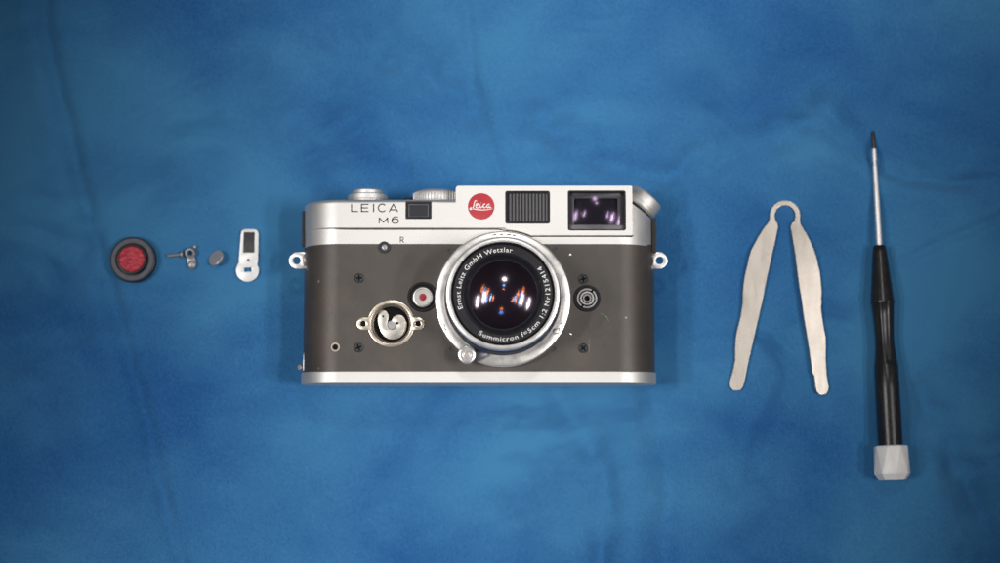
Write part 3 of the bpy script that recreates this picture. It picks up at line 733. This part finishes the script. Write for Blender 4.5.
def dome(name, rad, zr, Rc, m, sgn=1, parent=None, n=72):
    prof = [(0, zr+sgn*(Rc-math.sqrt(Rc*Rc-rad*rad)))]
    for i in range(1, 25):
        r = rad*i/24; prof.append((r, zr+sgn*(math.sqrt(Rc*Rc-r*r)-math.sqrt(Rc*Rc-rad*rad))))
    return LP(name, prof, m, parent or lens, n, ang=180)
dome('glass_element', 13.15, 54.6, 31, GLASS_A)
dome('glass_element', 12.2, 49.5, 20, GLASS_C)
dome('glass_element', 11.0, 47.5, 24, GLASS_B, -1)
dome('glass_element', 9.0, 44.0, 16, GLASS_B)
dome('glass_element', 8.0, 42.5, 30, GLASS_C, -1)

# ring lettering
def text_mesh(body, size):
    cu = bpy.data.curves.new('tmp', 'FONT'); cu.body = body; cu.size = size; cu.resolution_u = 3; cu.space_character = 1.12
    return mesh_from_curve(cu)
def ring_text(name, body, a0, a1, rad, h, z, m, parent, inward):
    me = text_mesh(body, h/0.70)
    bm = bmesh.new(); bm.from_mesh(me); bpy.data.meshes.remove(me)
    bmesh.ops.subdivide_edges(bm, edges=[e for e in bm.edges if e.calc_length() > 0.8], cuts=1)
    x0 = min(v.co.x for v in bm.verts); x1 = max(v.co.x for v in bm.verts)
    for v in bm.verts:
        t = (v.co.x-x0)/(x1-x0); a = R(a0+(a1-a0)*t); r = rad-v.co.y if inward else rad+v.co.y
        v.co = (CX+r*math.cos(a), CY+r*math.sin(a), z(r))
    ex = bmesh.ops.extrude_face_region(bm, geom=bm.faces[:])
    vv = [g for g in ex['geom'] if isinstance(g, bmesh.types.BMVert)]
    bmesh.ops.translate(bm, vec=(0, 0, 0.02), verts=vv)
    return bm_obj(name, bm, m, parent, ang=20)
zn = lambda r: 57.4+(r-15.6)*(0.4/3.1)+0.012
ring_text('lettering', 'Ernst Leitz GmbH Wetzlar', 199.5, 77.5, 16.05, 1.75, zn, WHITEINK, lens, False)
ring_text('lettering', 'Summicron f=5cm 1:2 Nr1215414', 238.5, 396.5, 17.85, 1.75, zn, WHITEINK, lens, True)

# infinity catch: turned knob on a small wedge arm
z = 41.0
kp = G(466.9, 354.5, 43)
ka = G(487, 356, 39); kb = G(476, 346, 39); kc = G(473, 363.5, 39)
plate('catch_arm', [[(kp.x-1.5, kp.y-2.6), (kc.x, kc.y), (ka.x, ka.y), (kb.x+5, kb.y+1), (kp.x, kp.y+2.8)][::1]], 37.7, 40.0, DARKRING, lens, 0.3)
lathe('catch_knob', [(0, 37.5), (2.6, 37.5), (2.6, 40), (3.3, 40.6), (3.55, 41.0), (3.5, 42.8), (3.25, 43.1), (2.65, 43.25), (2.5, 42.6), (1.75, 42.6), (1.6, 43.2), (1.0, 43.25), (0.8, 42.4), (0, 42.4)], RINGCHROME, lens, 56, kp.x, kp.y)
# engraved arrow and ticks on the mount ring
zz = 37.5
tri = [G(553.5, 329.5, zz), G(559.5, 328.3, zz), G(558.5, 333.2, zz), G(553.8, 333.8, zz), G(553.5, 329.5, zz)]
def mark(pts, wd):
    bm = bmesh.new(); ribbon_bm(bm, pts, wd, zz-0.1, zz+0.012); bm_obj('index_mark', bm, INK, lens, ang=20)
mark([(t.x, t.y) for t in tri], 0.46)
for pts in (((442.2, 323.5), (444.6, 325), (444.2, 328), (446.5, 330)), ((560, 323.6), (562.6, 323.2))):
    mark([(G(a, b, zz).x, G(a, b, zz).y) for a, b in pts], 0.38)
for t in (97.5, 91, 84.5, 80):
    r1 = 25.2
    mark([(CX+r1*math.cos(R(t+dt)), CY+r1*math.sin(R(t+dt))) for dt in (-1.7, 0, 1.7)], 0.5)

# ------------------------------------------------------------------ loose parts on the left
def ground(px, py):
    v = F(px, py, 0); return Vector((v.x, v.y, cloth_h(v.x, v.y)))
# rubber disc with red pad
g = ground(134.5, 260.5)
t = empty('rubber_disc', g, 'round black rubber disc with a pebbled red pad in its centre', 'rubber disc')
lathe('rim', [(0, -0.4), (8.7, -0.4), (9.35, 0.3), (9.4, 2.9), (9.2, 3.5), (8.8, 3.7), (0, 3.7)], RUBBERDK, t, 72)
lathe('flange', [(6.5, 3.6), (8.85, 3.6), (8.8, 4.0), (8.5, 4.3), (7.0, 4.35), (6.65, 4.1)], RUBBER, t, 72, closed=True)
lathe('hub', [(0, 2.5), (6.2, 2.5), (6.2, 5.2), (5.95, 5.7), (5.45, 5.75), (5.3, 5.4), (0, 5.4)], RUBBERDK, t, 64)
lathe('pad', [(0, 5.3), (5.28, 5.3), (5.25, 5.75), (5.0, 5.95), (0, 6.05)], PAD, t, 56)
# tiny screw lying on its side
g = ground(176, 255)
t = empty('machine_screw', g, 'tiny grey screw lying on its side next to the rubber disc', 'screw')
a_ = ground(167.5, 256)-g; b2 = ground(183.5, 254.5)-g
d = (b2-a_); d.z = 0; ln = d.length
bm = lathe_bm([(0, 0), (0.62, 0), (0.75, 0.15)]+[(0.75 if i % 2 else 0.62, 0.3+0.2*i) for i in range(int((ln-1.6)/0.2))]+[(0.75, ln-1.3), (0.75, ln-0.9)], 24, M=axis_matrix((a_.x, a_.y, 0.75), d))
bm_obj('shaft', bm, GREYPART, t)
bm_obj('head', lathe_bm([(0.7, ln-0.95), (1.45, ln-0.9), (1.55, ln-0.6), (1.5, ln-0.1), (1.1, ln+0.15), (0, ln+0.2)], 28, M=axis_matrix((a_.x, a_.y, 0.75), d)), GREYPART, t)
# lever boss: small eyed part
g = ground(191.5, 257)
t = empty('lever_boss', g, 'small dull grey metal eyelet piece with a rounded foot beside the tiny screw', 'metal part')
e = ground(191, 252.5)-g
bm_obj('eye', lathe_bm([(1.05, 0.0), (2.15, 0.0), (2.2, 2.4), (1.95, 2.75), (1.45, 2.8), (1.05, 2.4)], 36, M=Matrix.Translation((e.x, e.y, 0)) @ Matrix.Rotation(R(14), 4, 'X'), closed=True), GREYPART, t)
f = ground(192.2, 265)-g
bm_obj('foot', lathe_bm([(0, 0), (1.9, 0), (2.0, 0.4), (2.0, 1.3), (1.5, 1.9), (0.8, 2.15), (0, 2.2)], 32, M=Matrix.Translation((f.x, f.y, 0))), GREYPART, t)
plate('web', [[(e.x-1.6, e.y-1.2), (e.x+1.7, e.y-1.2), (f.x+1.75, f.y+0.3), (f.x-1.75, f.y+0.3)][::-1]], 0.0, 1.7, GREYPART, t, 0.3)
nb = ground(195.3, 247.2)-g
bm_obj('nub', lathe_bm([(0, 0), (0.75, 0), (0.75, 1.2), (0.5, 1.5), (0, 1.5)], 20, M=Matrix.Translation((nb.x, nb.y, 0))), GREYPART, t)
# grey cap leaning on its short stem
g = ground(217, 258.5)
t = empty('screw_cap', g, 'small plain grey metal disc tilted on edge between the eyelet piece and the pale lever', 'metal disc')
nv = Vector((-0.50, 0.40, 0.77)).normalized()
Mx = axis_matrix((0, 0, 2.35), nv)
bm_obj('disc', lathe_bm([(0, -0.6), (3.3, -0.6), (3.5, -0.4), (3.5, 0.25), (3.3, 0.42), (0, 0.48)], 48, M=Mx), vary(mat('dull_blue_grey_metal', (0.42, 0.42, 0.46), 0.42, 0.5), (0.42, 0.42, 0.46), 0.08, 600), t)
bm_obj('stem', lathe_bm([(0, -3.2), (1.0, -3.2), (1.1, -2.9), (1.1, -0.5), (0, -0.5)], 24, M=Mx), GREYPART, t)
# pale lever with dark ribbed window, triangle and slot
g = ground(247.5, 256)
t = empty('timer_lever', g, 'flat pale metal lever with a dark window, a small triangle and a slot', 'lever')
zt = 1.5
def lv(x, y): v = F(225+x/8.044, 220+y/8.044, zt); return (v.x-g.x, v.y-g.y)
cc = (180, 405); rr = 91
lo_ = [(128, 110), (133, 88), (148, 76), (170, 73), (230, 74), (252, 79), (265, 93), (269, 115), (266, 230), (262, 350)]
a0 = math.atan2(-(350-405), 262-180); a1 = math.atan2(-(345-405), 108-180)
arc_ = []
s_, e_ = -math.atan2(350-405, 262-180), -math.atan2(345-405, 108-180)
tt = [s_+(e_-2*math.pi-s_)*i/28 for i in range(29)]
arc_ = [(cc[0]+rr*math.cos(q), cc[1]-rr*math.sin(q)) for q in tt]
outl = [lv(*p) for p in lo_+arc_+[(113, 300)]][::-1]
win = [lv(*p) for p in ((150, 97), (240, 97), (237, 262), (146, 262))]
slot = [lv(*p) for p in ((154, 384), (213, 382), (213, 416), (154, 418))]
blade = plate('blade', [outl, win, slot], 0.3, zt, WHITEMETAL, t, 0.18)
wi = [lv(*p) for p in ((147, 94), (243, 94), (240, 265), (143, 265))][::-1]
pn = plate('window', [wi], 0.1, 0.75, SCREWMETAL, t)
for i in range(6):
    x = 157+i*15
    plate('rib', [[lv(x, 100), lv(x+7, 100), lv(x+5, 259), lv(x-2, 259)][::-1]], 0.7, 0.95, SCREWMETAL, pn, 0.05)
plate('mark', [[lv(187, 304), lv(203, 332), lv(172, 332)][::-1]], zt-0.2, zt+0.012, INK, t)

# ------------------------------------------------------------------ spanner (thin sheet, two legs)
g = ground(781, 300)
def sp_px(s, pts, oy): return [(720+x/5.117, oy+y/5.117) for x, y in pts]
lo1 = sp_px(0, [(250, 165), (225, 195), (200, 235), (178, 275), (160, 310), (148, 350), (140, 390), (129, 435), (122, 480), (118, 530)], 190)
lo2 = sp_px(0, [(118, 60), (108, 130), (96, 180), (88, 210), (81, 250), (79, 290), (78, 360), (65, 420), (50, 475), (53, 498), (66, 512), (85, 515), (103, 511), (115, 498), (125, 470), (140, 390), (165, 280), (195, 150), (218, 50)], 290)
lo3 = sp_px(0, [(235, 470), (250, 400), (280, 270), (297, 190), (294, 170), (283, 158)], 190)
ro1 = sp_px(0, [(384, 158), (368, 170), (363, 188), (385, 330), (400, 460), (409, 520)], 190)
ro2 = sp_px(0, [(412, 20), (430, 150), (455, 300), (472, 425), (476, 432), (481, 437), (488, 500), (496, 522), (508, 534), (522, 538), (540, 532), (552, 518), (556, 495), (545, 440), (540, 350), (541, 290), (540, 240), (530, 190), (518, 110), (516, 85), (520, 60), (516, 45), (520, 20)], 290)
ro3 = sp_px(0, [(520, 520), (512, 430), (495, 350), (478, 300), (460, 260), (440, 220), (425, 195), (411, 172), (409, 150)], 190)
rcx, rcy = 785.1, 215.6
ri = [(rcx+10.5*math.cos(R(q)), rcy-10.5*math.sin(R(q))) for q in range(-28, -332+720-360+1-0, 8)] if False else [(rcx+10.5*math.cos(R(q)), rcy-10.5*math.sin(R(q))) for q in [208-236*i/24 for i in range(25)]]
ro_ = [(rcx+15.1*math.cos(R(q)), rcy-15.1*math.sin(R(q))) for q in [-8+196*i/24 for i in range(25)]]
zt = 1.9
out = lo1+lo2+lo3+ri+ro1+ro2+ro3+ro_
def sp_(p): v = F(p[0], p[1], zt); return (v.x-g.x, v.y-g.y)
bm = plate_bm([[sp_(p) for p in out][::-1]], 0.5, 1.9, 0.22, 2)
spx = g.x
tl = empty('lens_spanner', g, 'flat bare metal two legged spanner shaped like an open V with a ring joint', 'spanner')
yt_, yb_ = sp_((785, 225))[1], sp_((785, 395))[1]
for v in bm.verts:                    # the sheet is slightly sprung: left leg twists away, right leg lifts
    k = max(0, min(1, (yt_-v.co.y)/(yt_-yb_))); k2_ = min(1, k*3)
    if v.co.x < sp_((784, 0))[0]: v.co.z += 0.2*k
    else: v.co.z += 0.9*k - k2_*0.13*(v.co.x-sp_((810, 0))[0])
sh_ = bm_obj('sheet', bm, TOOLMETAL, tl, ang=30)
sh_.modifiers.new('weighted', 'WEIGHTED_NORMAL').keep_sharp = True

# ------------------------------------------------------------------ screwdriver
tipz, capz = 2.6, 7.4
pA = F(872.9, 131, tipz); pB = F(892.6, 480, capz)
g = ground(883, 300)
sd_ = empty('screwdriver', g, 'slim precision screwdriver with black waisted handle and faceted white end cap', 'screwdriver')
ax = Vector((pB.x-pA.x, pB.y-pA.y, pB.z-pA.z)); LN = ax.length; axn = ax.normalized()
Mx = Matrix.Translation((pA.x-g.x, pA.y-g.y, pA.z-g.z)) @ axn.to_track_quat('Z', 'X').to_matrix().to_4x4()
def ty(py): return (py-131)/(480-131)*LN
sh = bm_obj('shaft', lathe_bm([(0, ty(149)), (0.85, ty(149)), (0.95, ty(152)), (0.95, ty(162)), (0.72, ty(162.5)), (0.72, ty(166)), (0.95, ty(166.5)), (1.15, ty(200)), (1.2, ty(249)), (0, ty(249))], 32, M=Mx), STEEL, sd_)
bm_obj('tip', lathe_bm([(0, 0), (0.62, 0), (0.72, 0.3), (0.85, ty(145)), (0.9, ty(149.3)), (0, ty(149.3))], 24, M=Mx), SCREWMETAL, sh)
k = pxmm(5)
def flute(i, r, z):
    t0, t1 = ty(305), ty(366)
    return -0.28*(0.5+0.5*math.cos(i*2*math.pi/8)) if t0 < z < t1 else 0
prof = [(0, ty(247.5)), (5.4/k, ty(247.5)), (6.2/k, ty(248.6)), (7.2/k, ty(256)), (11.6/k, ty(303)), (12.0/k, ty(305.0)), (11.3/k, ty(306.5)), (10.3/k, ty(320)), (9.6/k, ty(332)), (9.3/k, ty(341)), (9.6/k, ty(350)), (10.6/k, ty(360)), (11.5/k, ty(365.5)), (11.9/k, ty(367)), (11.9/k, ty(390)), (12.0/k, ty(447)), (0, ty(447))]
bm_obj('handle', lathe_bm(prof, 64, M=Mx, wob=flute), PLASTIC, sd_, ang=40)
def hexcap():
    bm = bmesh.new(); rows = []
    for zz, rr, tw in ((ty(446.5), 15.5/k, 0.5), (ty(447.5), 16.8/k, 0.5), (ty(474.0), 18.0/k, 0.0), (ty(480.0), 13.5/k, 0.0)):
        pts = []
        for i in range(8):
            a = 2*math.pi*(i+tw)/8; pts.append(bm.verts.new((rr*math.cos(a), rr*math.sin(a), zz)))
        rows.append(pts)
    bm.faces.new(rows[0]); bm.faces.new(rows[-1])
    for q in (0, 2):
        for i in range(8): bm.faces.new((rows[q][i], rows[q][(i+1) % 8], rows[q+1][(i+1) % 8], rows[q+1][i]))
    A, C = rows[1], rows[2]
    for i in range(8):
        bm.faces.new((A[i], A[(i+1) % 8], C[(i+1) % 8])); bm.faces.new((A[i], C[(i+1) % 8], C[i]))
    bmesh.ops.recalc_face_normals(bm, faces=bm.faces)
    bmesh.ops.bevel(bm, geom=[e for e in bm.edges if e.calc_face_angle(0) > 0.15], offset=0.18, segments=2, affect='EDGES', clamp_overlap=True)
    bmesh.ops.transform(bm, matrix=Mx, verts=bm.verts)
    return bm
bm_obj('end_cap', hexcap(), CAPWHITE, sd_, ang=25)
